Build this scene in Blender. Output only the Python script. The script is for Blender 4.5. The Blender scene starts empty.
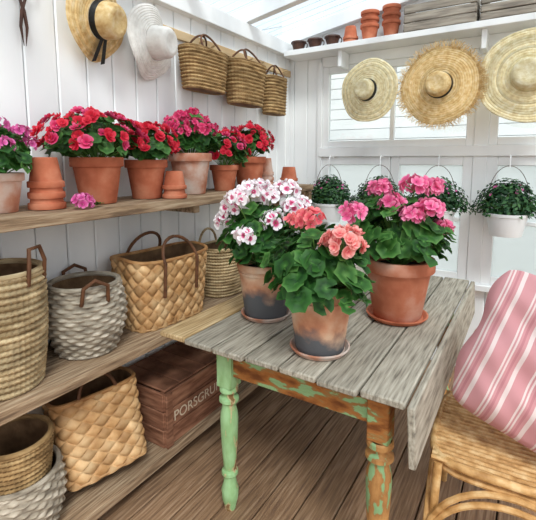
import bpy, bmesh, math, random
from mathutils import Vector, Matrix, Euler
random.seed(7)
PI=math.pi
sc=bpy.context.scene
def lin(c):
    return c/12.92 if c<=0.04045 else ((c+0.055)/1.055)**2.4
def hx(h):
    h=h.lstrip('#'); return tuple(lin(int(h[i:i+2],16)/255) for i in (0,2,4))+(1,)
# ---------------------------------------------------------------- materials
def mat(name,cols,scale=5,stretch=(1,1,1),rough=.75,bump=.2,bscale=None,tone=0.0,detail=6,pos=None,rot=(0,0,0),spec=.3,bdist=.01,distort=0):
    m=bpy.data.materials.new(name); m.use_nodes=True
    nt=m.node_tree; N=nt.nodes; L=nt.links
    b=N['Principled BSDF']; b.inputs['Roughness'].default_value=rough
    b.inputs['Specular IOR Level'].default_value=spec
    tc=N.new('ShaderNodeTexCoord'); mp=N.new('ShaderNodeMapping')
    mp.inputs['Scale'].default_value=stretch; mp.inputs['Rotation'].default_value=rot
    L.new(tc.outputs['Object'],mp.inputs['Vector'])
    n=N.new('ShaderNodeTexNoise'); n.inputs['Scale'].default_value=scale; n.inputs['Detail'].default_value=detail
    n.inputs['Distortion'].default_value=distort
    L.new(mp.outputs['Vector'],n.inputs['Vector'])
    r=N.new('ShaderNodeValToRGB'); el=r.color_ramp.elements
    k=len(cols)
    if pos is None: pos=[.32+.36*i/max(1,k-1) for i in range(k)]
    while len(el)<k: el.new(.5)
    for i in range(k):
        el[i].position=pos[i]; el[i].color=hx(cols[i])
    L.new(n.outputs['Fac'],r.inputs['Fac'])
    out=r.outputs['Color']
    if tone>0:
        at=N.new('ShaderNodeAttribute'); at.attribute_name='tone'
        mr=N.new('ShaderNodeMapRange'); mr.inputs['To Min'].default_value=1-tone; mr.inputs['To Max'].default_value=1+tone
        L.new(at.outputs['Fac'],mr.inputs['Value'])
        mx=N.new('ShaderNodeVectorMath'); mx.operation='SCALE'
        L.new(out,mx.inputs[0]); L.new(mr.outputs['Result'],mx.inputs['Scale']); out=mx.outputs['Vector']
    L.new(out,b.inputs['Base Color'])
    if bump>0:
        n2=N.new('ShaderNodeTexNoise'); n2.inputs['Scale'].default_value=bscale or scale*3; n2.inputs['Detail'].default_value=4
        L.new(mp.outputs['Vector'],n2.inputs['Vector'])
        bp=N.new('ShaderNodeBump'); bp.inputs['Strength'].default_value=bump; bp.inputs['Distance'].default_value=bdist
        L.new(n2.outputs['Fac'],bp.inputs['Height']); L.new(bp.outputs['Normal'],b.inputs['Normal'])
    return m
def tonemat(name,cols,pos=None,rough=.55,spec=.3,trans=.25):
    m=bpy.data.materials.new(name); m.use_nodes=True
    nt=m.node_tree; N=nt.nodes; L=nt.links
    b=N['Principled BSDF']; b.inputs['Roughness'].default_value=rough; b.inputs['Specular IOR Level'].default_value=spec
    at=N.new('ShaderNodeAttribute'); at.attribute_name='tone'
    r=N.new('ShaderNodeValToRGB'); el=r.color_ramp.elements; k=len(cols)
    while len(el)<k: el.new(.5)
    for i in range(k):
        el[i].position=(pos[i] if pos else i/(k-1)); el[i].color=hx(cols[i])
    L.new(at.outputs['Fac'],r.inputs['Fac']); L.new(r.outputs['Color'],b.inputs['Base Color'])
    if trans>0:
        t=N.new('ShaderNodeBsdfTranslucent'); L.new(r.outputs['Color'],t.inputs['Color'])
        mx=N.new('ShaderNodeMixShader'); mx.inputs['Fac'].default_value=trans
        L.new(b.outputs[0],mx.inputs[1]); L.new(t.outputs[0],mx.inputs[2])
        L.new(mx.outputs[0],N['Material Output'].inputs['Surface'])
    return m
M={}
M['white']=mat('white_paint',['#e2e4e5','#f1f2f2','#f8f8f7'],scale=3,stretch=(1,1,.3),rough=.55,bump=.1,tone=.03)
M['whiteback']=mat('grey_gap',['#8f9294','#a5a8aa'],rough=.8)
M['underside']=mat('dark_old_wood',['#3a3028','#54463a'],scale=10,rough=.9)
M['floor']=mat('deck_wood',['#745946','#957558','#b09175'],scale=16,stretch=(6,.3,1),rough=.6,bump=.3,tone=.14,spec=.35)
M['shelf']=mat('shelf_wood',['#6b5643','#987e63','#b7a186'],scale=18,stretch=(6,.3,3),rough=.8,bump=.45,tone=.12)
M['tabletop']=mat('weathered_grey_wood',['#6c6459','#9c9485','#bcb4a4'],scale=26,stretch=(5,.3,2),rough=.8,bump=.45,tone=.16,bdist=.005,pos=[.28,.46,.72],detail=9)
M['tabletan']=mat('bare_tan_wood',['#96794f','#c2a478','#d5be96'],scale=20,stretch=(7,.3,2),rough=.8,bump=.5,tone=.1)
M['orange']=mat('flaking_orange_green_paint',['#75431f','#a96c36','#96784a','#8fb27e'],scale=15,stretch=(.6,.6,1.6),pos=[.36,.50,.55,.57],rough=.7,bump=.6,detail=12)
M['green']=mat('mint_paint_worn',['#84653e','#c9b48a','#8fb67c','#a2ca94'],scale=22,stretch=(1,1,.4),pos=[.36,.40,.43,.6],rough=.6,bump=.4,detail=12)
M['ochre']=mat('ochre_paint_worn',['#86a878','#a07040','#c9975c'],scale=22,stretch=(1,1,.4),pos=[.38,.41,.62],rough=.6,bump=.4,detail=12)
M['terra']=mat('terracotta',['#9c5338','#bb6b4d','#cf8a6b'],scale=9,rough=.85,bump=.15,tone=.15,detail=8)
M['terrar']=mat('terracotta_salted',['#a65a3f','#be7456','#cb9078','#d3ab98'],scale=7,rough=.85,bump=.15,tone=.1,detail=9,pos=[.3,.48,.6,.72])
M['terraold']=mat('terracotta_limed',['#a05a42','#bd8268','#cbab9b','#d9ccc2'],scale=8,rough=.9,bump=.2,pos=[.3,.42,.53,.66],detail=9)
M['soil']=mat('soil',['#1d140f','#3a2a20'],scale=60,rough=1,bump=.8)
M['seagrass']=mat('seagrass',['#86704f','#ab9470','#c6b28c'],scale=14,stretch=(1,1,4),rough=.85,bump=.3,tone=.38)
M['darkgrass']=mat('brown_seagrass',['#6f5535','#967850','#b5986c'],scale=14,stretch=(1,1,4),rough=.85,bump=.3,tone=.35)
M['greywick']=mat('grey_wicker',['#776d60','#a19685','#c0b6a6'],scale=14,stretch=(1,1,4),rough=.85,bump=.3,tone=.38)
M['splint']=mat('birch_splint',['#a87c4e','#c69c6c','#d9b688'],scale=14,stretch=(1,1,1),rough=.6,bump=.2,tone=.30)
M['splintd']=mat('dark_splint',['#8a5d36','#ad7f50','#c69a6a'],scale=12,rough=.7,bump=.2,tone=.25)
M['basketin']=mat('basket_inside',['#5d4630','#83664a'],scale=20,rough=.9,bump=.3)
M['leather']=mat('brown_leather',['#4f3220','#70492f'],scale=20,rough=.6)
M['straw']=mat('straw',['#c9a268','#dbbd86','#e8d0a4'],scale=40,rough=.75,bump=.3,tone=.22)
M['strawpale']=mat('pale_straw',['#d2c092','#e4d6ac','#efe6c8'],scale=40,rough=.75,bump=.3,tone=.28)
M['strawwhite']=mat('white_hat_felt',['#d6d1cb','#e8e5e0'],scale=30,rough=.8,bump=.2,tone=.06)
M['black']=mat('black_ribbon',['#141414','#222222'],scale=20,rough=.5)
M['iron']=mat('dark_iron',['#3a2620','#5a3c30'],scale=20,rough=.5)
M['crate']=mat('crate_wood',['#5d3a28','#855a44','#a0745a'],scale=8,stretch=(1,1,6),rough=.8,bump=.4,tone=.15)
M['crategrey']=mat('grey_crate_wood',['#6f6860','#958c80','#aaa194'],scale=8,stretch=(.7,4,6),rough=.85,bump=.4,tone=.15)
M['rattan']=mat('rattan',['#a87a45','#cda067','#e2c08c'],scale=25,rough=.45,bump=.15,spec=.4)
M['bucket']=mat('white_enamel',['#dfe1e2','#ececec'],scale=4,rough=.35,bump=0)
M['peg']=mat('pine_rail',['#c2a379','#d6bb93'],scale=8,stretch=(3,.5,3),rough=.7)
M['siding']=mat('neighbour_siding',['#dfe3e6','#eef0f1'],scale=2,rough=.6,bump=.05,tone=.05)
M['sidinggap']=mat('neighbour_siding_gap',['#bcc2c6','#c8cdd0'],scale=2,rough=.6,bump=.0)
M['ground']=mat('gravel_ground',['#8e8a80','#a8a59b'],scale=30,rough=1)
M['leaf']=tonemat('geranium_leaf',['#1a3f1a','#386a2a','#70a052'],trans=.2)
M['leafb']=tonemat('begonia_leaf',['#24431e','#3a672c','#64904b'],trans=.15)
M['leafd']=tonemat('dark_leaf',['#16341c','#2c5230','#507a45'],trans=.15)
M['stem']=tonemat('stem',['#4f7a35','#6f9a4a'],trans=0)
M['red']=tonemat('red_petal',['#a80f2a','#d21a36','#ea4258'],trans=.2)
M['hot']=tonemat('hot_pink_petal',['#b01550','#da3068','#f06c96'],trans=.2)
M['mag']=tonemat('magenta_petal',['#b8307c','#dc58a0','#f090c4'],trans=.2)
M['pink']=tonemat('pink_petal',['#c8286a','#ec6498','#f8a0bf'],trans=.2)
M['salmon']=tonemat('salmon_petal',['#e2586a','#f5908c','#fcc4ba'],trans=.2)
M['coral']=tonemat('coral_petal',['#d43850','#ee6874','#f7948f'],trans=.2)
M['bicol']=tonemat('white_pink_petal',['#c8205a','#e0508a','#fdf2f5','#ffffff'],pos=[0,.26,.46,1],trans=.2)
def stained(name,lo,hi):
    m=mat(name,['#a06248','#bb8566','#c8a286','#cdb7a0'],scale=9,rough=.88,bump=.2,detail=9,pos=[.3,.45,.58,.7])
    nt=m.node_tree;N=nt.nodes;L=nt.links;b=N['Principled BSDF']
    src=b.inputs['Base Color'].links[0].from_socket
    tc=N.new('ShaderNodeTexCoord'); sp=N.new('ShaderNodeSeparateXYZ'); L.new(tc.outputs['Object'],sp.inputs[0])
    nz=N.new('ShaderNodeTexNoise'); nz.inputs['Scale'].default_value=9; nz.inputs['Detail'].default_value=8; L.new(tc.outputs['Object'],nz.inputs['Vector'])
    a=N.new('ShaderNodeMath');a.operation='MULTIPLY_ADD';a.inputs[1].default_value=.22;L.new(nz.outputs['Fac'],a.inputs[0]);L.new(sp.outputs['Z'],a.inputs[2])
    mr=N.new('ShaderNodeMapRange');mr.inputs['From Min'].default_value=lo;mr.inputs['From Max'].default_value=hi;L.new(a.outputs[0],mr.inputs['Value'])
    mx=N.new('ShaderNodeMix');mx.data_type='RGBA';mx.inputs[6].default_value=hx('#5c5d60');L.new(mr.outputs['Result'],mx.inputs[0]);L.new(src,mx.inputs[7])
    L.new(mx.outputs[2],b.inputs['Base Color'])
    return m
M['stained']=stained('terracotta_stained',.20,.26)
M['stained2']=stained('terracotta_stained_base',.165,.21)
def glassmat(name,tc,x2,mixer,c2=(.86,.92,.93,1)):
    m=bpy.data.materials.new(name);m.use_nodes=True;nt=m.node_tree;N=nt.nodes;L=nt.links
    N.remove(N['Principled BSDF'])
    t=N.new('ShaderNodeBsdfTransparent');t.inputs[0].default_value=tc
    g=N.new(x2)
    if x2=='ShaderNodeBsdfGlossy': g.inputs['Roughness'].default_value=.05
    else: g.inputs[0].default_value=c2
    x=N.new('ShaderNodeMixShader');x.inputs[0].default_value=mixer
    L.new(t.outputs[0],x.inputs[1]);L.new(g.outputs[0],x.inputs[2]);L.new(x.outputs[0],N['Material Output'].inputs[0]);return m
M['glass']=glassmat('window_glass',(.93,.96,.96,1),'ShaderNodeBsdfGlossy',.07)
M['frost']=glassmat('dusty_window_glass',(.88,.91,.91,1),'ShaderNodeBsdfTranslucent',.6,(.82,.86,.86,1))
M['roof']=glassmat('polycarbonate_roof',(.74,.82,.88,1),'ShaderNodeBsdfTranslucent',.22,(.75,.85,.92,1))
def cushmat():
    m=mat('striped_linen',['#c98a90','#d39aa0'],scale=200,rough=.9,bump=.3)
    nt=m.node_tree;N=nt.nodes;L=nt.links;b=N['Principled BSDF']
    tc=N.new('ShaderNodeTexCoord'); sp=N.new('ShaderNodeSeparateXYZ'); L.new(tc.outputs['Object'],sp.inputs[0])
    a=N.new('ShaderNodeMath');a.operation='MULTIPLY';a.inputs[1].default_value=1/.092;L.new(sp.outputs['X'],a.inputs[0])
    f=N.new('ShaderNodeMath');f.operation='FRACT';L.new(a.outputs[0],f.inputs[0])
    r=N.new('ShaderNodeValToRGB');r.color_ramp.interpolation='CONSTANT'
    P='#c98f92';W='#dfcbc7';Q='#bd7f84'
    seq=[(0,P),(.28,W),(.34,P),(.40,W),(.46,P),(.54,Q),(.62,P),(.72,W),(.86,P)]
    el=r.color_ramp.elements
    while len(el)<len(seq): el.new(.5)
    for i,(p,c) in enumerate(seq): el[i].position=p; el[i].color=hx(c)
    L.new(f.outputs[0],r.inputs[0]);L.new(r.outputs[0],b.inputs['Base Color'])
    return m
M['cushion']=cushmat()
# ---------------------------------------------------------------- mesh builder
class MB:
    def __init__(s): s.v=[];s.f=[];s.m=[];s.t=[];s.mats=[]
    def add(s,verts,faces,mt,X=None,tone=.5):
        if mt not in s.mats: s.mats.append(mt)
        mi=s.mats.index(mt); o=len(s.v)
        for i,p in enumerate(verts):
            if X is not None: p=X@Vector(p)
            s.v.append(tuple(p)); s.t.append(tone[i] if isinstance(tone,list) else tone)
        for f in faces: s.f.append(tuple(o+j for j in f)); s.m.append(mi)
    def box(s,a,b,mt,X=None,tone=None,c=.003):
        if tone is None: tone=random.random()
        a=list(a);b=list(b)
        c=min(c,min(abs(b[i]-a[i]) for i in range(3))*.3)
        bm=bmesh.new();bmesh.ops.create_cube(bm,size=1)
        for v in bm.verts:
            for i in range(3): v.co[i]=(a[i]+b[i])/2+v.co[i]*(b[i]-a[i])
        if c>0: bmesh.ops.bevel(bm,geom=bm.edges[:],offset=c,segments=1,affect='EDGES')
        bm.verts.index_update()
        s.add([v.co.copy() for v in bm.verts],[[v.index for v in f.verts] for f in bm.faces],mt,X,tone); bm.free()
    def lathe(s,prof,mt,X=None,n=36,tone=.5,wav=None):
        V=[];F=[]
        for (r,z) in prof:
            for i in range(n):
                a=2*PI*i/n; rr,zz=(r,z) if wav is None else wav(r,z,a)
                V.append((rr*math.cos(a),rr*math.sin(a),zz))
        for k in range(len(prof)-1):
            for i in range(n):
                j=(i+1)%n
                F.append((k*n+i,k*n+j,(k+1)*n+j,(k+1)*n+i))
        s.add(V,F,mt,X,tone)
    def tube(s,pts,r,mt,n=8,X=None,tone=.5,closed=False,flat=1.0):
        pts=[Vector(p) for p in pts]; V=[];F=[];K=len(pts)
        up=None
        for k,p in enumerate(pts):
            if closed: d=pts[(k+1)%K]-pts[k-1]
            else: d=pts[min(k+1,K-1)]-pts[max(k-1,0)]
            if d.length<1e-9: d=Vector((0,0,1))
            d.normalize()
            if up is None:
                up=Vector((0,0,1)) if abs(d.z)<.9 else Vector((1,0,0))
            sd=d.cross(up)
            if sd.length<1e-4: sd=d.cross(Vector((0,1,0)))
            sd.normalize(); u2=sd.cross(d).normalized(); up=u2
            rr=r[k] if isinstance(r,(list,tuple)) else r
            for i in range(n):
                a=2*PI*i/n
                V.append(p+sd*math.cos(a)*rr+u2*math.sin(a)*rr*flat)
        for k in range(K if closed else K-1):
            k2=(k+1)%K
            for i in range(n):
                j=(i+1)%n; F.append((k*n+i,k*n+j,k2*n+j,k2*n+i))
        if not closed:
            F.append(tuple(range(n))[::-1]); F.append(tuple((K-1)*n+i for i in range(n)))
        s.add(V,F,mt,X,tone)
    def build(s,name,loc=(0,0,0),rot=(0,0,0),parent=None,minx=None):
        if minx is not None:
            ca,sa=math.cos(rot[2]),math.sin(rot[2])
            for i,(x,y,z) in enumerate(s.v):
                wx=loc[0]+x*ca-y*sa
                if wx<minx:
                    d=minx+(.03/(1+ (minx-wx)*20))*((i*7)%5)/5*.5-wx
                    s.v[i]=(x+d*ca,y-d*sa,z)
        me=bpy.data.meshes.new(name); me.from_pydata(s.v,[],s.f)
        for m in s.mats: me.materials.append(M[m])
        me.polygons.foreach_set('material_index',s.m)
        me.polygons.foreach_set('use_smooth',[True]*len(s.f))
        at=me.attributes.new('tone','FLOAT','POINT'); at.data.foreach_set('value',s.t)
        me.update()
        try: me.set_sharp_from_angle(angle=math.radians(38))
        except Exception as e: print(e)
        o=bpy.data.objects.new(name,me); sc.collection.objects.link(o)
        o.location=loc;o.rotation_euler=rot
        if parent: o.parent=parent
        return o
def arc(c,rx,rz,a0,a1,n=14,axis='x'):
    P=[]
    for i in range(n+1):
        a=a0+(a1-a0)*i/n
        if axis=='x': P.append((c[0]+rx*math.cos(a),c[1],c[2]+rz*math.sin(a)))
        else: P.append((c[0],c[1]+rx*math.cos(a),c[2]+rz*math.sin(a)))
    return P
L=3.1  # back wall y
# ---------------------------------------------------------------- room
b=MB()
b.box((-.5,-1.0,-.06),(4.0,L,-.03),'underside',c=0)
x=0.0
while x<3.9:
    b.box((x,-1.0,-.03),(x+.135,L,0),'floor',c=.004); x+=.141
b.build('floor')
b=MB()
b.box((-.08,-1.0,0),(-.025,L,2.32),'whiteback',c=0)
y=-1.0
while y<L-.05:
    b.box((-.025,y,0),(0,min(y+.135,L),2.30),'white',c=.005); y+=.139
b.build('wall_left')
b=MB(); b.box((-.08,-1,2.26),(.05,L,2.36),'white'); b.build('trim_1')
b=MB()
def boards(x0,x1,z0,z1):
    x=x0
    while x<x1-.01:
        b.box((x,L,z0),(min(x+.118,x1),L+.03,z1),'white',c=.005); x+=.121
    b.box((x0,L+.02,z0),(x1,L+.04,z1),'whiteback',c=0)
boards(-.08,.30,0,2.6)
boards(.30,3.2,0,.62)
for i in range(3):
    b.box((.30,L,2.16+i*.16),(3.2,L+.03,2.16+i*.16+.155),'white')
b.box((1.39,L-.02,.62),(1.475,L+.05,2.16),'white')
b.box((2.56,L-.02,.62),(2.64,L+.05,2.16),'white')
b.box((2.64,L,.62),(3.2,L+.03,2.16),'white')
b.build('wall_back')
def window(name,x0,x1,z0,z1,cols,rows,fw=.05,gl='glass'):
    b=MB(); y0=L-.012;y1=L+.035
    b.box((x0,y0,z0),(x0+fw,y1,z1),'white');b.box((x1-fw,y0,z0),(x1,y1,z1),'white')
    b.box((x0+fw,y0,z0),(x1-fw,y1,z0+fw),'white');b.box((x0+fw,y0,z1-fw),(x1-fw,y1,z1),'white')
    for i in range(1,cols):
        x=x0+(x1-x0)*i/cols; b.box((x-.015,y0+.008,z0+fw),(x+.015,y1-.005,z1-fw),'white')
    for i in range(1,rows):
        z=z0+(z1-z0)*i/rows; b.box((x0+fw,y0+.008,z-.013),(x1-fw,y1-.005,z+.013),'white')
    b.box((x0+fw,L+.012,z0+fw),(x1-fw,L+.016,z1-fw),gl,c=0)
    b.build(name)
window('window_1',.30,1.39,1.545,2.16,2,1)
window('window_2',1.475,2.56,1.545,2.16,2,1)
window('window_3',.30,.84,.62,1.475,1,2,gl='frost',fw=.06)
window('window_4',.85,1.39,.62,1.475,1,2,gl='frost',fw=.06)
window('window_5',1.475,2.01,.62,1.475,1,2,gl='frost',fw=.06)
window('window_6',2.02,2.56,.62,1.475,1,2,gl='frost',fw=.06)
b=MB(); b.box((.28,L-.035,1.475),(2.64,L+.045,1.545),'white'); b.build('trim_2')
b=MB(); b.box((.26,L-.025,.62),(.30,L,2.2),'white'); b.build('trim_3')
b=MB(); b.box((0,L-.05,.58),(2.64,L,.62),'white'); b.build('trim_4')
# roof
b=MB(); s=.17
def rz(x): return 2.36+s*x
V=[];F=[];n=220
for i in range(n+1):
    y=-1+4.2*i/n
    dz=.012*math.sin(y*2*PI/.09)
    V+= [(-.15,y,rz(-.15)+.12+dz),(3.4,y,rz(3.4)+.12+dz)]
for i in range(n): F.append((2*i,2*i+1,2*i+3,2*i+2))
b.add(V,F,'roof')
ry=L-.03
ys=[]
while ry>-1: ys.append(ry); ry-=.62
for y in ys:
    X=Matrix.Translation((0,y,2.36))@Matrix.Rotation(-math.atan(s),4,'Y')
    b.box((-.1,-.03,0),(3.4,.03,.095),'white',X,tone=.5)
for x in (1.0,2.1,3.2):
    b.box((x-.03,-1,rz(x)+.06),(x+.03,L+.08,rz(x)+.105),'white')
b.build('ceiling')
# outside
b=MB(); z=-.5
while z<3.6:
    b.box((-4,6.0+.0,z),(8,6.03,z+.143),'siding',c=.004); b.box((-4,6.03,z),(8,6.05,z+.15),'sidinggap',c=0); z+=.15
b.build('neighbour_house_wall')
b=MB(); b.box((-30,-30,-.3),(30,30,-.2),'ground',c=0); b.build('ground')
# ---------------------------------------------------------------- left shelf unit
b=MB()
for (z,d,nb) in ((1.27,.34,3),(.665,.36,3),(.11,.38,3)):
    w=d/nb
    for i in range(nb):
        b.box((.004+i*w,-.6,z-.045),(.004+(i+1)*w-.004,L-.24,z+random.uniform(-.002,.0)),'shelf')
    for y in (.35,1.6,L-.3):
        b.box((.01,y-.02,z-.085),(d-.04,y+.02,z-.047),'shelf')
for y in (-.5,L-.27):
    for x in (.01,.29):
        b.box((x,y-.022,0),(x+.04,y+.022,1.22),'shelf')
b.build('plant_shelf')
b=MB(); b.box((0.06,L-.21,2.235),(2.7,L-.002,2.275),'white'); b.box((.3,L-.02,2.16),(2.7,L-.004,2.235),'white')
for x in (.5,1.43,2.3): b.box((x-.015,L-.17,2.12),(x+.015,L-.022,2.235),'white')
b.build('wall_shelf')
# ---------------------------------------------------------------- pots
def pot(b,R,H,mt,rb=None,X=None,soil=True,rim=.2,tone=.5):
    rb=rb or R*.68; h1=H*(1-rim); r1=rb+(R*.94-rb)*(1-rim)
    P=[(0.001,0),(rb*.96,0),(rb,H*.02),(r1,h1-.002),(R*.985,h1),(R,h1+H*.015),(R,H-H*.015),(R*.985,H),(R*.89,H),(R*.86,H*.97),(R*.80,H*.84)]
    b.lathe(P,mt,X,n=40,tone=tone)
    b.lathe([(R*.81,H*.84),(R*.4,H*.86),(.001,H*.87)],'soil' if soil else mt,X,n=40)
def pot2(b,R,H,mt,X=None,tone=.5):
    rb=R*.74; f=lambda t: rb+(R*.97-rb)*t
    P=[(.001,0),(rb*.97,0),(rb,H*.02),(f(.5),H*.5),(f(.80),H*.80),(f(.80)+.004,H*.805),(f(.84)+.004,H*.835),(f(.84),H*.84),(f(.88),H*.88),(R,H*.89),(R*1.01,H*.93),(R*1.01,H*.985),(R,H),(R*.92,H),(R*.89,H*.97),(R*.86,H*.84)]
    b.lathe(P,mt,X,n=44,tone=tone); b.lathe([(R*.87,H*.84),(.001,H*.86)],'soil',X,n=40)
def saucer(b,R,mt,X=None):
    b.lathe([(.001,0),(R*.86,0),(R,.018),(R*1.0,.022),(R*.95,.022),(R*.84,.008),(.001,.008)],mt,X,n=40,tone=.6)
def frame(p,nrm,spin=None):
    z=Vector(nrm).normalized(); q=z.to_track_quat('Z','Y').to_matrix().to_4x4()
    if spin is None: spin=random.uniform(0,2*PI)
    return Matrix.Translation(p)@q@Matrix.Rotation(spin,4,'Z')
def gleaf(b,p,nrm,R,mt='leaf',base=None):
    n=15; V=[(0,0,-.10*R)];T=[.7];t0=random.uniform(-.3,.25)
    for rr,zz,tt in ((.5,.0,.25),(1,.05,.62)):
        for i in range(n):
            a=-PI*.93+2*PI*.93*i/(n-1)
            sc_=1+ (.09*math.cos(a*7) if rr==1 else 0)
            r=R*rr*sc_
            V.append((r*math.cos(a),r*math.sin(a),R*(zz+.13*math.sin(a*3.5+t0*9)*rr)))
            T.append(tt)
    T=[min(1,max(0,t+t0)) for t in T]; T[0]=min(1,.85+t0*.3)
    F=[]
    for i in range(n-1):
        F.append((0,1+i,2+i)); F.append((1+i,1+n+i,2+n+i,2+i))
    b.add(V,F,mt,frame(p,nrm),T)
def floret(b,p,nrm,R,mt,np=5,lift0=.05,lift1=.45):
    X=frame(p,nrm); V=[];F=[];T=[]; off=random.uniform(-.12,.1)
    for k in range(np):
        a=2*PI*k/np+random.uniform(-.15,.15); ca,sa=math.cos(a),math.sin(a)
        lift=random.uniform(lift0,lift1); o=len(V); rr=R*random.uniform(.85,1.12)
        for (u,w,tt) in ((.06,0,0),(.5,.30,.5),(.86,.38,.85),(1,.15,1),(1,-.15,1),(.86,-.38,.85),(.5,-.30,.5),(.6,0,.5)):
            x=u*rr;y=w*rr*1.2;z=rr*lift*u*u+(-.06*rr if (u==.6) else 0)
            V.append((x*ca-y*sa,x*sa+y*ca,z)); T.append(min(1,max(0,tt+(off if u>.3 else 0))))
        c=o+7
        for i in range(6): F.append((c,o+i,o+i+1))
        F.append((c,o+6,o))
    b.add(V,F,mt,X,T)
def dfloret(b,p,nrm,R,mt):
    floret(b,p,nrm,R,mt,6,.05,.4)
    floret(b,Vector(p)+Vector(nrm).normalized()*R*.12,nrm,R*.62,mt,5,.5,1.0)
def head(b,c,R,mt,nf=20,fr=.016,np=5,up=(0,0,1),loose=.28,dbl=False):
    c=Vector(c); ga=2.399
    for i in range(nf):
        z=1-1.45*(i+.5)/nf; r=math.sqrt(max(0,1-z*z)); a=ga*i+random.uniform(-.4,.4)
        d=Vector((r*math.cos(a),r*math.sin(a),z))
        p=c+Vector((d.x,d.y,d.z*.72))*R*random.uniform(1-loose,1+loose*.5)
        nn=d+Vector((random.uniform(-.3,.3),random.uniform(-.3,.3),random.uniform(-.1,.3)))
        if dbl: dfloret(b,p,nn,fr*random.uniform(.85,1.15),mt)
        else: floret(b,p,nn,fr*random.uniform(.85,1.15),mt,np)
        if i%2==0: b.tube([tuple(c-Vector((0,0,R*.5))),tuple(p)],.0012,'stem',n=3)
def stem(b,p0,p1,r,sag=.25):
    p0=Vector(p0);p1=Vector(p1);mid=(p0+p1)/2; mid.z=mid.z+ (p1.z-p0.z)*.12; mid.x=p0.x+(p1.x-p0.x)*.35;mid.y=p0.y+(p1.y-p0.y)*.35
    P=[]
    for i in range(5):
        t=i/4; P.append(p0*(1-t)**2+mid*2*t*(1-t)+p1*t*t)
    b.tube(P,r,'stem',n=4,tone=random.random())
def geranium(name,loc,R,H,cr,ch,nl,heads,pm,lr=.035,potm='terra',sauc=None,fr=.016,nf=20,np=5,yaw=32,nrand=0,hr=.036,leafm='leaf',low=.0,ptone=.5,scat=0,minx=None,style=1,cry=None,scm=None,sr=.02,off=(0,0)):
    b=MB(); z0=0
    if sauc: saucer(b,sauc,'terraold' if style==2 else 'terra'); z0=.009
    cry=cry or cr
    X=Matrix.Translation((0,0,z0))
    if style==2: pot2(b,R,H,potm,X=X,tone=ptone)
    else: pot(b,R,H,potm,X=X,tone=ptone)
    top=H*.86+z0; hz=H+z0
    cz=hz+ch*.30
    for i in range(nl):
        u=random.uniform(-.35,1) ; a=random.uniform(0,2*PI); rr=math.sqrt(max(0,1-u*u*.9)); k=random.uniform(.55,1.0)
        d=Vector((rr*math.cos(a),rr*math.sin(a),u))
        p=Vector((d.x*cr*k+off[0],d.y*cry*k+off[1],cz+d.z*(ch*.66)*k - low*rr*random.random()))
        if p.z<hz+.012 and math.hypot(p.x,p.y)<R*1.12: p.z=hz+random.uniform(.012,.04)
        nr=Vector((d.x*.7,d.y*.7,.6+d.z*.3))+Vector([random.uniform(-.35,.35) for _ in range(3)])
        gleaf(b,p,nr,lr*random.uniform(.6,1.15),leafm)
        if i%2==0: stem(b,(p.x*.12,p.y*.12,top),p-Vector((0,0,.004)),.0016)
    for i in range(scat):
        u=1-1.15*(i+.5)/scat; a=2.399*i+random.uniform(-.5,.5); rr=math.sqrt(max(0,1-u*u)); k=random.uniform(.88,1.14)
        p=Vector((rr*math.cos(a)*cr*k,rr*math.sin(a)*cry*k,cz+u*ch*.68*k+.008))
        mm=scm if (scm and random.random()<.35) else pm
        dfloret(b,p,Vector((math.cos(a)*rr,math.sin(a)*rr,.5*u+.3))+Vector([random.uniform(-.4,.4) for _ in range(3)]),sr*random.uniform(.75,1.2),mm)
    hs=list(heads)
    for i in range(nrand):
        a=2.399*i+random.uniform(-.4,.4); q=math.sqrt((i+.5)/nrand)
        z=hz+ch*(1.0-.6*q*q)+random.uniform(-.025,.025)
        hs.append((cr*1.0*q*math.cos(a),cry*1.0*q*math.sin(a),z-z0,hr*random.uniform(.8,1.15)))
    for h in hs:
        c=Vector((h[0],h[1],h[2]+z0)); m_=h[4] if len(h)>4 else pm
        stem(b,(c.x*.15,c.y*.15,top),c-Vector((0,0,h[3]*.5)),.0024)
        f2=h[5] if len(h)>5 else nf
        head(b,c,h[3],m_,nf=f2,fr=fr,np=np,dbl=(m_=='salmon'))
    return b.build(name,loc,(0,0,math.radians(yaw)),minx=minx)
SZ=1.271
kw=dict(yaw=0,minx=.02)
geranium('potted_geranium',(.17,.735,SZ),.08,.135,.12,.18,80,[],'mag',nrand=8,hr=.032,cry=.11,lr=.03,potm='terraold',fr=.016,nf=13,**kw)
geranium('potted_begonia',(.18,1.12,SZ),.106,.19,.15,.18,150,[],'red',scat=88,cry=.225,lr=.034,leafm='leafb',scm='hot',sr=.0235,**kw)
geranium('potted_begonia',(.18,1.385,SZ),.098,.18,.14,.16,100,[],'red',scat=52,cry=.135,lr=.034,leafm='leafb',sr=.0235,**kw)
geranium('potted_geranium',(.17,1.70,SZ),.115,.215,.15,.21,110,[],'hot',nrand=15,hr=.036,cry=.165,lr=.034,potm='terraold',fr=.019,nf=14,**kw)
geranium('potted_begonia',(.18,1.98,SZ),.085,.15,.13,.20,105,[],'red',scat=54,cry=.135,lr=.034,leafm='leafb',scm='hot',sr=.0235,**kw)
geranium('potted_begonia',(.16,2.27,SZ),.110,.20,.14,.20,105,[],'red',scat=62,cry=.145,lr=.034,leafm='leafb',sr=.0245,**kw)
b=MB(); head(b,(0,0,.028),.034,'mag',nf=20,fr=.017); b.tube([(0,0,.02),(.0,.03,.008),(-.03,.08,.005)],.002,'stem',n=5)
for i in range(3): gleaf(b,(-.01-.01*i,.05+.02*i,.012),(0,.2,1),.018)
b.build('geranium_cutting',(.315,.955,SZ))
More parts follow.
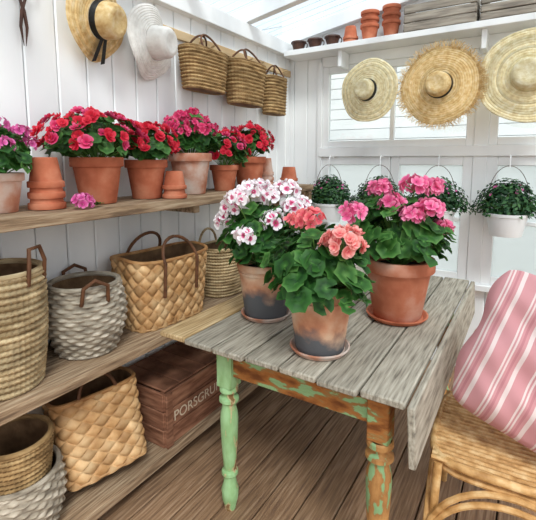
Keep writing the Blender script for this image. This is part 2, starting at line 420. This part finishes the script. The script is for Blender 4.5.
def stack(name,loc,spec,upside=False,n=3,step=.35,R=.07,H=.12,mt='terra'):
    b=MB()
    if upside:
        for i in range(n):
            X=Matrix.Translation((0,0,H+i*H*step))@Matrix.Rotation(PI,4,'X'); pot(b,R*(1-.01*i),H,mt,X=X,soil=False,tone=random.random())
    else:
        for i in range(n):
            X=Matrix.Translation((0,0,i*H*step)); pot(b,R*(1-.01*i),H,mt,X=X,soil=False,tone=random.random())
    b.build(name,loc)
stack('stacked_clay_pots',(.20,.885,SZ),0,upside=True,n=3,step=.36,R=.064,H=.11)
stack('stacked_clay_pots',(.285,1.46,SZ),0,upside=True,n=2,step=.5,R=.058,H=.085)
stack('stacked_clay_pots',(.14,2.50,SZ),0,upside=True,n=3,step=.3,R=.06,H=.12,mt='terraold')
stack('stacked_clay_pots',(.25,2.64,SZ),0,upside=True,n=2,step=.3,R=.065,H=.10)
BZ=2.276
stack('stacked_clay_pots',(.56,L-.12,BZ),0,upside=True,n=2,step=.35,R=.055,H=.09)
stack('stacked_clay_pots',(.70,L-.12,BZ),0,upside=False,n=3,step=.4,R=.065,H=.11)
stack('stacked_clay_pots',(.85,L-.12,BZ),0,upside=False,n=3,step=.45,R=.062,H=.11)
for x in (.14,.28,.42):
    b=MB(); b.lathe([(r*1.15,z*1.3) for r,z in [(.001,0),(.03,0),(.047,.05),(.053,.05),(.05,.058),(.041,.05),(.025,.01),(.001,.01)]],'iron',n=20)
    b.tube(arc((.058,0,.04),.016,.020,-PI/2,PI/2),.004,'iron'); b.build('iron_pot',(x,L-.12,BZ))
# ---------------------------------------------------------------- table
TX0,TX1,TY0,TY1,TZ=.445,1.455,1.18,2.68,.745
b=MB()
nb=7; w=(TX1-TX0)/nb
edges=[TX0+i*w for i in range(nb+1)]
tones=[.5,.2,.75,.45,.95,.3,.65]
for i in range(nb):
    fy=TY0+random.uniform(-.008,.008)
    b.box((edges[i]+.004,fy,TZ-.024),(edges[i+1]-.004,TY1,TZ+random.uniform(-.002,.001)),'tabletan' if i==0 else 'tabletop',c=.005,tone=tones[i])
b.box((TX0+.01,TY0+.02,TZ-.030),(TX1-.01,TY1-.01,TZ-.0242),'underside',c=0)
X=Matrix.Translation((TX1+.004,0,TZ-.004))@Matrix.Rotation(math.radians(-3),4,'Y')
b.box((0,TY0-.005,-.19),(.022,TY1,0),'tabletop',X,tone=.75,c=.004)
ax0,ax1,ay0,ay1=.705,1.385,1.25,2.58
b.box((ax0+.03,ay0+.012,TZ-.15),(ax1-.03,ay0+.034,TZ-.03),'orange')
b.box((ax0+.03,ay1-.034,TZ-.15),(ax1-.03,ay1-.012,TZ-.03),'orange')
b.box((ax0+.012,ay0+.03,TZ-.15),(ax0+.034,ay1-.03,TZ-.03),'green')
b.box((ax1-.034,ay0+.03,TZ-.15),(ax1-.012,ay1-.03,TZ-.03),'orange')
b.box((ax0+.03,ay0+.002,TZ-.05),(ax1-.03,ay0+.012,TZ-.032),'green')
for (lx,ly,mt) in ((ax0+.03,ay0+.03,'green'),(ax1-.03,ay0+.03,'ochre'),(ax0+.03,ay1-.03,'green'),(ax1-.03,ay1-.03,'ochre')):
    b.box((lx-.036,ly-.036,TZ-.20),(lx+.036,ly+.036,TZ-.03),'green' if mt=='green' else 'orange',c=.004)
    k=1.12 if mt=='green' else 1.3
    P=[(.030,.546),(.034,.54),(.034,.525),(.022,.515),(.022,.505),(.035,.495),(.036,.482),(.024,.470),(.026,.455),(.031,.43),(.033,.40),(.032,.36),(.029,.28),(.025,.22),(.022,.18),(.030,.172),(.031,.16),(.022,.15),(.024,.12),(.032,.09),(.030,.05),(.022,.015),(.020,0),(.001,0)]
    b.lathe([(r*k if r>.002 else r,z) for r,z in P],mt,Matrix.Translation((lx,ly,0)),n=28)
b.build('drop_leaf_table')
TT=TZ+.002
geranium('potted_geranium',(.735,1.56,TT),.128,.245,.195,.29,175,
 [(-.15,-.05,.49,.042),(-.07,-.04,.565,.048),(.02,-.03,.545,.048),(.10,.02,.565,.045),(.155,0,.50,.042),(-.18,-.02,.43,.042),(.03,-.15,.45,.042),(-.08,-.16,.39,.042),(.18,.05,.44,.036),(-.02,.1,.57,.04),(-.12,-.12,.54,.038),(.11,-.1,.50,.038)],
 'bicol',lr=.043,potm='stained',sauc=.112,fr=.025,nf=13,style=2)
geranium('potted_geranium',(1.09,1.375,TT),.122,.235,.195,.24,185,
 [(.055,-.14,.425,.062,'salmon',38),(-.04,-.0,.485,.044,'coral',16),(-.08,.05,.47,.036,'coral',12),(.12,.03,.50,.044,'pink',16)],
 'salmon',lr=.043,potm='stained2',sauc=.112,fr=.022,nf=16,np=5,low=.07,style=2,off=(-.02,-.01))
geranium('potted_geranium',(1.245,1.86,TT),.155,.265,.215,.31,175,
 [(.04,-.05,.585,.052),(-.06,-.08,.51,.048),(.11,-.06,.49,.052),(.01,-.14,.47,.044),(.13,0,.575,.048),(-.09,0,.57,.042),(.16,-.06,.41,.036),(.06,-.16,.50,.042)],
 'pink',lr=.046,potm='terrar',sauc=.135,fr=.024,nf=20)
# ---------------------------------------------------------------- baskets
def section(a,ax,ay,p):
    c,s_=math.cos(a),math.sin(a)
    k=(abs(c)**p+abs(s_)**p)**(-1/p)
    return ax*c*k, ay*s_*k
def weave(b,mt,H,top,bot,p=2,cols=24,rows=16,amp=.006,style='wicker',belly=0,dip=None,rim=.007,rimm=None,X=None,spc=6,spr=4):
    def dims(v):
        k=v
        e=belly*math.sin(PI*v)
        return bot[0]+(top[0]-bot[0])*k+e, bot[1]+(top[1]-bot[1])*k+e
    nt=cols*spc; nz=rows*spr; V=[];T=[];F=[]
    rnd=[[random.random() for _ in range(cols*2+3)] for _ in range(rows*2+60)]
    ax,ay=dims(.5); S=720; acc=[0]; pp=section(0,ax,ay,p)
    for i in range(1,S+1):
        q=section(2*PI*i/S,ax,ay,p); acc.append(acc[-1]+math.hypot(q[0]-pp[0],q[1]-pp[1])); pp=q
    ang=[];k=0
    for i in range(nt):
        tgt=acc[-1]*i/nt
        while acc[k+1]<tgt: k+=1
        ang.append(2*PI*(k+(tgt-acc[k])/(acc[k+1]-acc[k]))/S)
    for j in range(nz+1):
        v=j/nz; ax,ay=dims(v)
        for i in range(nt):
            a=ang[i]; ua=2*PI*i/nt; x,y=section(a,ax,ay,p)
            n=Vector((abs(x/ax)**(p-1)*math.copysign(1,x)/ax,abs(y/ay)**(p-1)*math.copysign(1,y)/ay,0)).normalized()
            u=i/spc; w=j/spr
            if style=='wicker':
                row=int(min(w,rows-.001)); fr=w-row
                h=amp*(.65*math.cos(cols*ua+PI*row)*math.sin(PI*fr)+.5*abs(math.sin(PI*fr))); t=.35*rnd[row][int(u)%cols]+.3+.3*h/amp  # random fibre tone, plus crevice shade painted in by relief height
            elif style=='coil':
                row=int(min(w,rows-.001)); fr=w-row
                h=amp*(abs(math.sin(PI*fr))+.3*math.sin(cols*ua*2+fr*3)); t=.15+.4*rnd[row][0]+.4*rnd[row][int(u)%cols]
            else:
                A=u+w;B=u-w
                if style=='check': A,B=u,w
                ia,ib=math.floor(A),math.floor(B); fa,fb=A-ia,B-ib
                par=(ia+ib)%2
                m1=(math.sin(PI*fa),math.sin(PI*fb))
                g=(m1[0]**.3)*(m1[1]**.3)
                h=amp*(g*(.45+.55*(m1[0] if par else m1[1]))-.3)
                t=.10+.35*rnd[ib%len(rnd)][ia%cols] +(.45 if par else 0)
            zz=v*H
            if dip: zz+=dip*v*abs(math.cos(a))**3
            V.append((x+n.x*h,y+n.y*h,zz)); T.append(min(1,max(0,t)))
    for j in range(nz):
        for i in range(nt):
            k=(i+1)%nt; F.append((j*nt+i,j*nt+k,(j+1)*nt+k,(j+1)*nt+i))
    b.add(V,F,mt,X,T)
    V=[];F=[];m=48
    for j,v in enumerate((0,.02,.5,1)):
        ax,ay=dims(v); off=.009
        for i in range(m):
            a=2*PI*i/m; x,y=section(a,ax-off,ay-off,p)
            zz=v*H+(.004 if v==0 else 0)
            if dip: zz+=dip*v*abs(math.cos(a))**3
            V.append((x,y,zz))
    for j in range(3):
        for i in range(m):
            k=(i+1)%m; F.append((j*m+i,(j+1)*m+i,(j+1)*m+k,j*m+k))
    F.append(tuple(range(m)))
    b.add(V,F,'basketin',X)
    ax,ay=dims(1); P=[]
    for i in range(64):
        a=2*PI*i/64; x,y=section(a,ax-.002,ay-.002,p); P.append((x,y,H+(dip*abs(math.cos(a))**3 if dip else 0)))
    b.tube(P,rim,rimm or mt,n=8,X=X,closed=True,tone=.5)
    ax,ay=dims(0); P=[]
    for i in range(64):
        a=2*PI*i/64; x,y=section(a,ax,ay,p); P.append((x,y,.006))
    b.tube(P,.006,mt,n=6,X=X,closed=True,tone=.4)
MZ=.666; LZ=.111
b=MB(); weave(b,'seagrass',.41,(.145,.145),(.12,.12),cols=26,rows=19,amp=.010,style='coil',belly=.01,rim=.011,spr=5)
for sx in (1,-1):
    b.tube([(sx*.145,-.045,.37),(sx*.152,-.045,.44),(sx*.145,-.03,.49),(sx*.145,.03,.49),(sx*.152,.045,.44),(sx*.145,.045,.37)],.007,'leather',n=8)
b.build('seagrass_basket',(.19,.69,MZ),(0,0,math.radians(30)))
b=MB(); weave(b,'greywick',.285,(.135,.135),(.11,.11),cols=15,rows=17,amp=.010,style='wicker',belly=.032,rim=.011)
for sx in (1,-1):
    b.tube([(sx*.14,-.05,.23),(sx*.16,-.045,.30),(sx*.155,0,.325),(sx*.16,.045,.30),(sx*.14,.05,.23)],.008,'leather',n=8)
b.build('wicker_basket',(.185,1.03,MZ),(0,0,math.radians(-20)))
b=MB(); weave(b,'splint',.32,(.235,.135),(.205,.115),p=4,cols=20,rows=5,amp=.011,style='plait',dip=.02,rim=.009,rimm='splintd',spc=14,spr=14)
for sy in (1,-1):
    b.tube([(-.10,sy*.137,.15),(-.10,sy*.147,.31)]+[(.10*math.cos(a),sy*(.14-.05*math.sin(a)),.32+.10*math.sin(a)) for a in [PI-PI*i/12 for i in range(13)]]+[(.10,sy*.147,.31),(.10,sy*.137,.15)],.008,'leather',n=8,tone=.5)
b.build('plaited_basket',(.19,1.455,MZ),(0,0,math.radians(86)))
b=MB(); weave(b,'seagrass',.28,(.16,.12),(.14,.10),p=2.5,cols=30,rows=16,amp=.008,style='coil',rim=.009)
for sy in (1,-1): b.tube([(.08*math.cos(a),sy*.12,.27+.10*math.sin(a)) for a in [PI*i/12 for i in range(13)]],.007,'seagrass')
b.build('seagrass_basket',(.19,1.95,MZ),(0,0,math.radians(90)))
# lower shelf
b=MB(); weave(b,'greywick',.22,(.14,.14),(.12,.12),cols=17,rows=13,amp=.010,belly=.02,rim=.010)
weave(b,'darkgrass',.18,(.12,.12),(.10,.10),cols=24,rows=10,amp=.008,style='coil',X=Matrix.Translation((.0,.0,.17)),rim=.010)
b.build('stacked_baskets',(.20,.71,LZ))
b=MB(); weave(b,'splint',.33,(.175,.12),(.165,.115),p=5,cols=14,rows=6,amp=.012,style='plait',rim=.009,rimm='splintd',spc=14,spr=14,dip=.012)
for sy in (-1,1):
    b.tube([(.075*math.cos(a),sy*.118,.325+.09*math.sin(a)) for a in [PI*i/12 for i in range(13)]],.007,'leather')
b.build('birch_bark_basket',(.225,1.05,LZ+.035),(math.radians(-12),math.radians(-4),math.radians(72)))
b=MB(); cx,cy,ch=.165,.25,.27
for i in range(3):
    z0=i*.09
    for sy in (-1,1):
        b.box((-cx,sy*cy-.008,z0),(cx,sy*cy+.008,z0+.086),'crate')
    for sx in (-1,1):
        b.box((sx*cx-.008,-cy,z0),(sx*cx+.008,cy,z0+.086),'crate')
b.box((-cx,-cy,0),(cx,cy,.012),'crate')
for sx in (-1,1):
    for sy in (-1,1): b.box((sx*(cx-.02)-.012,sy*(cy-.02)-.012,.01),(sx*(cx-.02)+.012,sy*(cy-.02)+.012,ch),'crate')
for sy in (-.93,.93): b.box((cx+.008,sy*cy-.02,0),(cx+.02,sy*cy+.02,ch-.003),'crate')
for i in range(5): b.box((-cx,-cy+.005+i*.1,ch),(cx,-cy+.1+i*.1,ch+.012),'crate')
cr=b.build('wooden_crate',(.185,1.54,LZ))
M['ink']=mat('stencil_ink',['#c7b59c','#d9c9b2'],scale=40,rough=.9)
tx=bpy.data.curves.new('stencil','FONT'); tx.body='PORSGRUNN'; tx.size=.07; tx.extrude=.0005; tx.align_x='CENTER'
to=bpy.data.objects.new('stencil_lettering',tx); sc.collection.objects.link(to); to.parent=cr
to.location=(cx+.0095,.01,.11); to.rotation_euler=(PI/2,0,PI/2); tx.materials.append(M['ink'])
# ---------------------------------------------------------------- left wall hangings
b=MB(); b.box((.0,1.48,2.115),(.018,L-.02,2.165),'peg')
for y in (1.52,1.72,1.97,2.08,2.3,2.48,2.62,2.8,2.95): b.tube([(.016,y,2.135),(.055,y,2.145)],.007,'peg')
b.build('peg_rail')
def hat(name,loc,rot,R,Rc,Hc,mt,wavy=.015,ribbon=True,fray=False,n=72,k=3,droop=0.02,rings=9,tails=False):
    b=MB(); ph=random.uniform(0,6)
    def wav(r,z,a):
        q=max(0,(r-Rc)/(R-Rc)); 
        return r*(1+.015*q*math.sin(5*a+ph)), z+wavy*q*math.sin(k*a+ph)-droop*q*q
    P=[(.001,Hc*.93),(Rc*.3,Hc*.95),(Rc*.6,Hc),(Rc*.8,Hc*.95),(Rc*.92,Hc*.8),(Rc*.97,Hc*.5),(Rc,.02),(Rc*1.02,.006)]
    PP=[]
    for i in range(len(P)-1):
        for t in range(4):
            q=t/4; PP.append((P[i][0]*(1-q)+P[i+1][0]*q,P[i][1]*(1-q)+P[i+1][1]*q+(.0012 if t%2 else 0)))
    PP.append(P[-1]); b.lathe(PP,mt,n=n,wav=wav,tone=.3)
    for i in range(rings):
        r0=Rc*1.02+(R-Rc*1.02)*i/rings; r1=Rc*1.02+(R-Rc*1.02)*(i+1)/rings
        b.lathe([(r0,.004),(r0+(r1-r0)*.25,.0075),(r0+(r1-r0)*.75,.0075),(r1,.004)],mt,n=n,wav=wav,tone=random.uniform(.2,.9))
    b.lathe([(R,.004),(R*.6+Rc*.4,.001),(Rc,.001)],mt,n=n,wav=wav)
    if ribbon: b.lathe([(Rc*1.035,.008),(Rc*1.02,.012),(Rc*1.0,.034),(Rc*.985,.036)],'black',n=n)
    if tails:
        for s_ in (-1,1):
            V=[(-.01,0,.03),(.012,0,.03),(.018+s_*.02,-.10,.01),(-.012+s_*.02,-.11,.012)]
            b.add([(v[0]+s_*.01,v[1]-Rc*.95,v[2]) for v in V],[(0,1,2,3)],'black')
    if fray:
        for i in range(800):
            a=random.uniform(0,2*PI); l=random.uniform(.005,.04); r0=R*.93
            z0=wav(r0,.006,a)[1]; a2=a+random.uniform(-.12,.12)
            b.tube([(r0*math.cos(a),r0*math.sin(a),z0),((R+l)*math.cos(a2),(R+l)*math.sin(a2),z0+random.uniform(-.012,.02))],.0012,mt,n=3,tone=random.random())
    b.build(name,loc,rot)
def walltilt(dx=0,dy=0): return (math.radians(90+dx),0,math.radians(90+dy))
hat('straw_hat',(.075,1.245,2.06),walltilt(10,16),.178,.08,.10,'straw',tails=True,wavy=.012)
hat('white_sun_hat',(.085,1.55,2.03),walltilt(4,14),.178,.08,.10,'strawwhite',ribbon=False,wavy=.018,droop=.03)
def bw(dx=0,dz=0): return (math.radians(90+dx),0,math.radians(dz))
hat('straw_hat',(.735,L-.235,1.925),bw(-2,-10),.215,.072,.08,'strawpale',wavy=.006,rings=10)
hat('frayed_straw_hat',(1.205,L-.270,1.91),bw(-2,-2),.238,.078,.09,'straw',wavy=.008,fray=True,rings=12)
hat('straw_hat',(1.675,L-.25,1.925),bw(-2),.262,.09,.09,'strawpale',wavy=.008,ribbon=False,rings=12,droop=.01)
def wallbag(name,loc,H,top,bot,mt,rot=90,p=3,hl=.1,cols=22,rows=12):
    b=MB(); weave(b,mt,H,top,bot,p=p,cols=cols,rows=rows,amp=.007,style='wicker' if mt=='greywick' else 'coil',rim=.008)
    for sy in (1,-1):
        w=top[0]*.45
        b.tube([(w*math.cos(a),sy*(top[1]-.0)*(1-.85*math.sin(a)),H-.01+hl*math.sin(a)) for a in [PI*i/14 for i in range(15)]],.006,'leather',n=6)
    b.build(name,loc,(0,math.radians(0),math.radians(rot)))
wallbag('hanging_wicker_bag',(.10,1.91,1.84),.22,(.175,.07),(.15,.055),'darkgrass')
wallbag('hanging_wicker_bag',(.12,2.29,1.80),.26,(.18,.08),(.15,.06),'darkgrass')
wallbag('hanging_wicker_bag',(.09,2.70,1.78),.26,(.12,.06),(.11,.05),'darkgrass')
b=MB()
for s_ in (-1,1):
    b.tube([(0,s_*.028+.024*math.cos(a),.10+.03*math.sin(a)) for a in [2*PI*i/16 for i in range(16)]],.004,'iron',closed=True)
    b.tube([(0,s_*.02,.072),(0,s_*.006,.03),(0,-s_*.004,.0),(0,-s_*.012,-.06),(0,-s_*.004,-.13)],[.005,.006,.007,.006,.001],'iron')
b.tube([(-.02,0,.10),(.006,0,.11)],.004,'iron')
b.build('garden_scissors',(.022,.94,2.02))
# ---------------------------------------------------------------- hanging bucket planters
def planter(loc,sx=1.0):
    b=MB(); R=.118;H=.14
    b.lathe([(.001,0),(R*.74,0),(R*.76,.006),(R*.96,H-.02),(R,H-.018),(R*1.02,H),(R*.95,H),(R*.9,H-.02)],'bucket',n=36)
    b.lathe([(R*.92,H-.02),(.001,H-.01)],'soil',n=36)
    b.tube([(R*1.0*math.cos(a),0,H-.01+ .30*math.sin(a)**.8) if 0<a<PI else (R*math.cos(a),0,H-.01) for a in [PI*i/20 for i in range(21)]],.002,'iron',n=5)
    b.tube([(0,0,H+.28),(0,.0,H+.335),(0,.02,H+.355),(0,.085,H+.345)],.004,'bucket',n=6)
    for i in range(1500):
        a=random.uniform(0,2*PI);u=random.uniform(-.2,1);rr=math.sqrt(max(0,1-u*u))*random.uniform(.5,1.08)
        p=Vector((rr*math.cos(a)*.19*sx,rr*math.sin(a)*.088,H+.02+u*.18*random.uniform(.6,1.1)))
        l=random.uniform(.022,.038); w_=l*.28; X=frame(p,Vector((math.cos(a)*rr,math.sin(a)*rr,.8+random.uniform(-.5,.5))))
        t=random.uniform(0,1)
        b.add([(0,0,0),(l*.5,w_,.004),(l,0,-.004),(l*.5,-w_,.004)],[(0,1,2,3)],'leafd',X,t)
        if i%8==0: b.tube([(0,0,H-.01),tuple(p)],.0015,'stem',n=3)
    for i in range(26):
        a=random.uniform(0,2*PI);r=random.uniform(.2,.95)
        floret(b,(r*math.cos(a)*.17,r*math.sin(a)*.085,H+.19-.10*r*r),(math.cos(a),math.sin(a)-.3,1),.008,'mag')
    b.build('hanging_bucket_planter',loc)
for x in (.42,.81,1.20,1.61): planter((x,L-.14,.985))
def crate(name,loc,W,D,H,rows):
    b=MB(); h=H/rows
    for i in range(rows):
        for sy in (-1,1): b.box((-W/2,sy*D/2-.006,i*h),(W/2,sy*D/2+.006,(i+1)*h-.006),'crategrey')
        for sx in (-1,1): b.box((sx*W/2-.006,-D/2,i*h),(sx*W/2+.006,D/2,(i+1)*h-.006),'crategrey')
    b.box((-W/2,-D/2,0),(W/2,D/2,.01),'crategrey')
    for sx in (-1,1):
        for sy in (-1,1): b.box((sx*(W/2-.018)-.014,sy*(D/2-.02)-.012,0),(sx*(W/2-.018)+.014,sy*(D/2-.02)+.012,H),'crategrey')
    b.build(name,loc)
crate('slatted_crate',(1.17,L-.12,BZ),.42,.17,.17,3)
crate('slatted_crate',(1.66,L-.12,BZ),.50,.17,.14,3)
# ---------------------------------------------------------------- rattan chair
b=MB(); S=.265; sz=.435
fr=[]
for i in range(40):
    a=2*PI*i/40; x_,y_=section(a,S,S*.95,5); fr.append((x_,y_,sz))
b.tube(fr,.014,'rattan',closed=True,n=10)
b.tube([(p[0]*.98,p[1]*.98,sz-.032) for p in fr],.011,'rattan',closed=True,n=8)
y=-S*.9
while y<S*.92:
    b.tube([(-S*.97,y,sz+.006),(0,y,sz-.002),(S*.97,y,sz+.006)],.0075,'rattan',n=6); y+=.023
for sx in (-1,1):
    for sy in (-1,1):
        b.tube([(sx*(S-.03)*1.08,sy*(S-.03)*1.08,0),(sx*(S-.03),sy*(S-.03),sz-.01)],.015,'rattan',n=10)
for off in (0,.04):
    A=[PI*i/20 for i in range(21)]
    b.tube([((S+.01)*math.cos(a)*(1-off),-S+.003,.10+(.30-off)*math.sin(a)) for a in A],.011,'rattan')
    b.tube([(-S+.003,(S+.01)*math.cos(a)*(1-off),.10+(.30-off)*math.sin(a)) for a in A],.011,'rattan')
    b.tube([(S-.003,(S+.01)*math.cos(a)*(1-off),.10+(.30-off)*math.sin(a)) for a in A],.011,'rattan')
b.tube([(-.17,S*.93,sz),(-.18,.27,sz+.08)]+[(.18*math.cos(a),.30,sz+.15+.22*math.sin(a)) for a in [PI-PI*i/16 for i in range(17)]]+[(.18,.27,sz+.08),(.17,S*.93,sz)],.015,'rattan')
for i in range(5):
    q=-.12+.06*i; b.tube([(q,.25,sz),(q*1.05,.30,sz+.15+.22*math.sqrt(max(0,1-(q/.18)**2)))],.007,'rattan')
b.build('rattan_chair',(1.735,1.68,0),(0,0,math.radians(3)))
# cushion
b=MB(); n=44; V=[];F=[];Sx=.285
for side in (1,-1):
    for j in range(n+1):
        for i in range(n+1):
            u=-1+2*i/n;v=-1+2*j/n
            t=((1-abs(u)**2.6)*(1-abs(v)**2.6)); t=max(0,t)**.5
            k=(1-.12*(abs(u)*abs(v))**4)
            x=u*Sx*(1-.05*(1-v*v)*abs(u)**3)*k; y=v*Sx*(1-.05*(1-u*u)*abs(v)**3)*k
            z=side*(.10*t)+ .012*math.sin(x*23+y*9+1)*t+.010*math.sin(y*31-x*14)*t+.006*math.sin(y*55+x*40)*t-.015*u*u
            x+=.008*math.sin(v*7+1); x+=.012*v*v*(1 if v<0 else -1)
            V.append((x,y,z))
N1=(n+1)**2
for k in range(2):
    for j in range(n):
        for i in range(n):
            q=[k*N1+j*(n+1)+i,k*N1+j*(n+1)+i+1,k*N1+(j+1)*(n+1)+i+1,k*N1+(j+1)*(n+1)+i]
            F.append(tuple(q if k==0 else q[::-1]))
b.add(V,F,'cushion')
o=b.build('striped_cushion',(1.835,1.655,.745))
o.rotation_euler=(Matrix.Rotation(math.radians(10),3,'Z')@Matrix.Rotation(math.radians(66),3,'X')@Matrix.Rotation(math.radians(-23),3,'Z')).to_euler()
# ---------------------------------------------------------------- light
w=bpy.data.worlds.new('World'); sc.world=w; w.use_nodes=True
w.node_tree.nodes['Background'].inputs[0].default_value=(.92,.955,1,1); w.node_tree.nodes['Background'].inputs[1].default_value=1.32
sl=bpy.data.lights.new('sun','SUN'); sl.energy=3.9; sl.angle=math.radians(18); sl.color=(1,.95,.87)
so=bpy.data.objects.new('sun',sl); sc.collection.objects.link(so)
so.rotation_euler=Vector((-.5,.55,-.9)).to_track_quat('-Z','Y').to_euler(); so.location=(3,-2,5)
# ---------------------------------------------------------------- camera
cam=bpy.data.cameras.new('camera'); co=bpy.data.objects.new('camera',cam); sc.collection.objects.link(co)
cam.sensor_width=36; cam.lens=36*420/536; cam.shift_y=-50/536; cam.clip_start=.02
co.location=(1.72,0,1.45)
co.rotation_euler=(math.radians(90-6.79),0,math.radians(31.95))
sc.camera=co
sc.view_settings.view_transform='Standard'
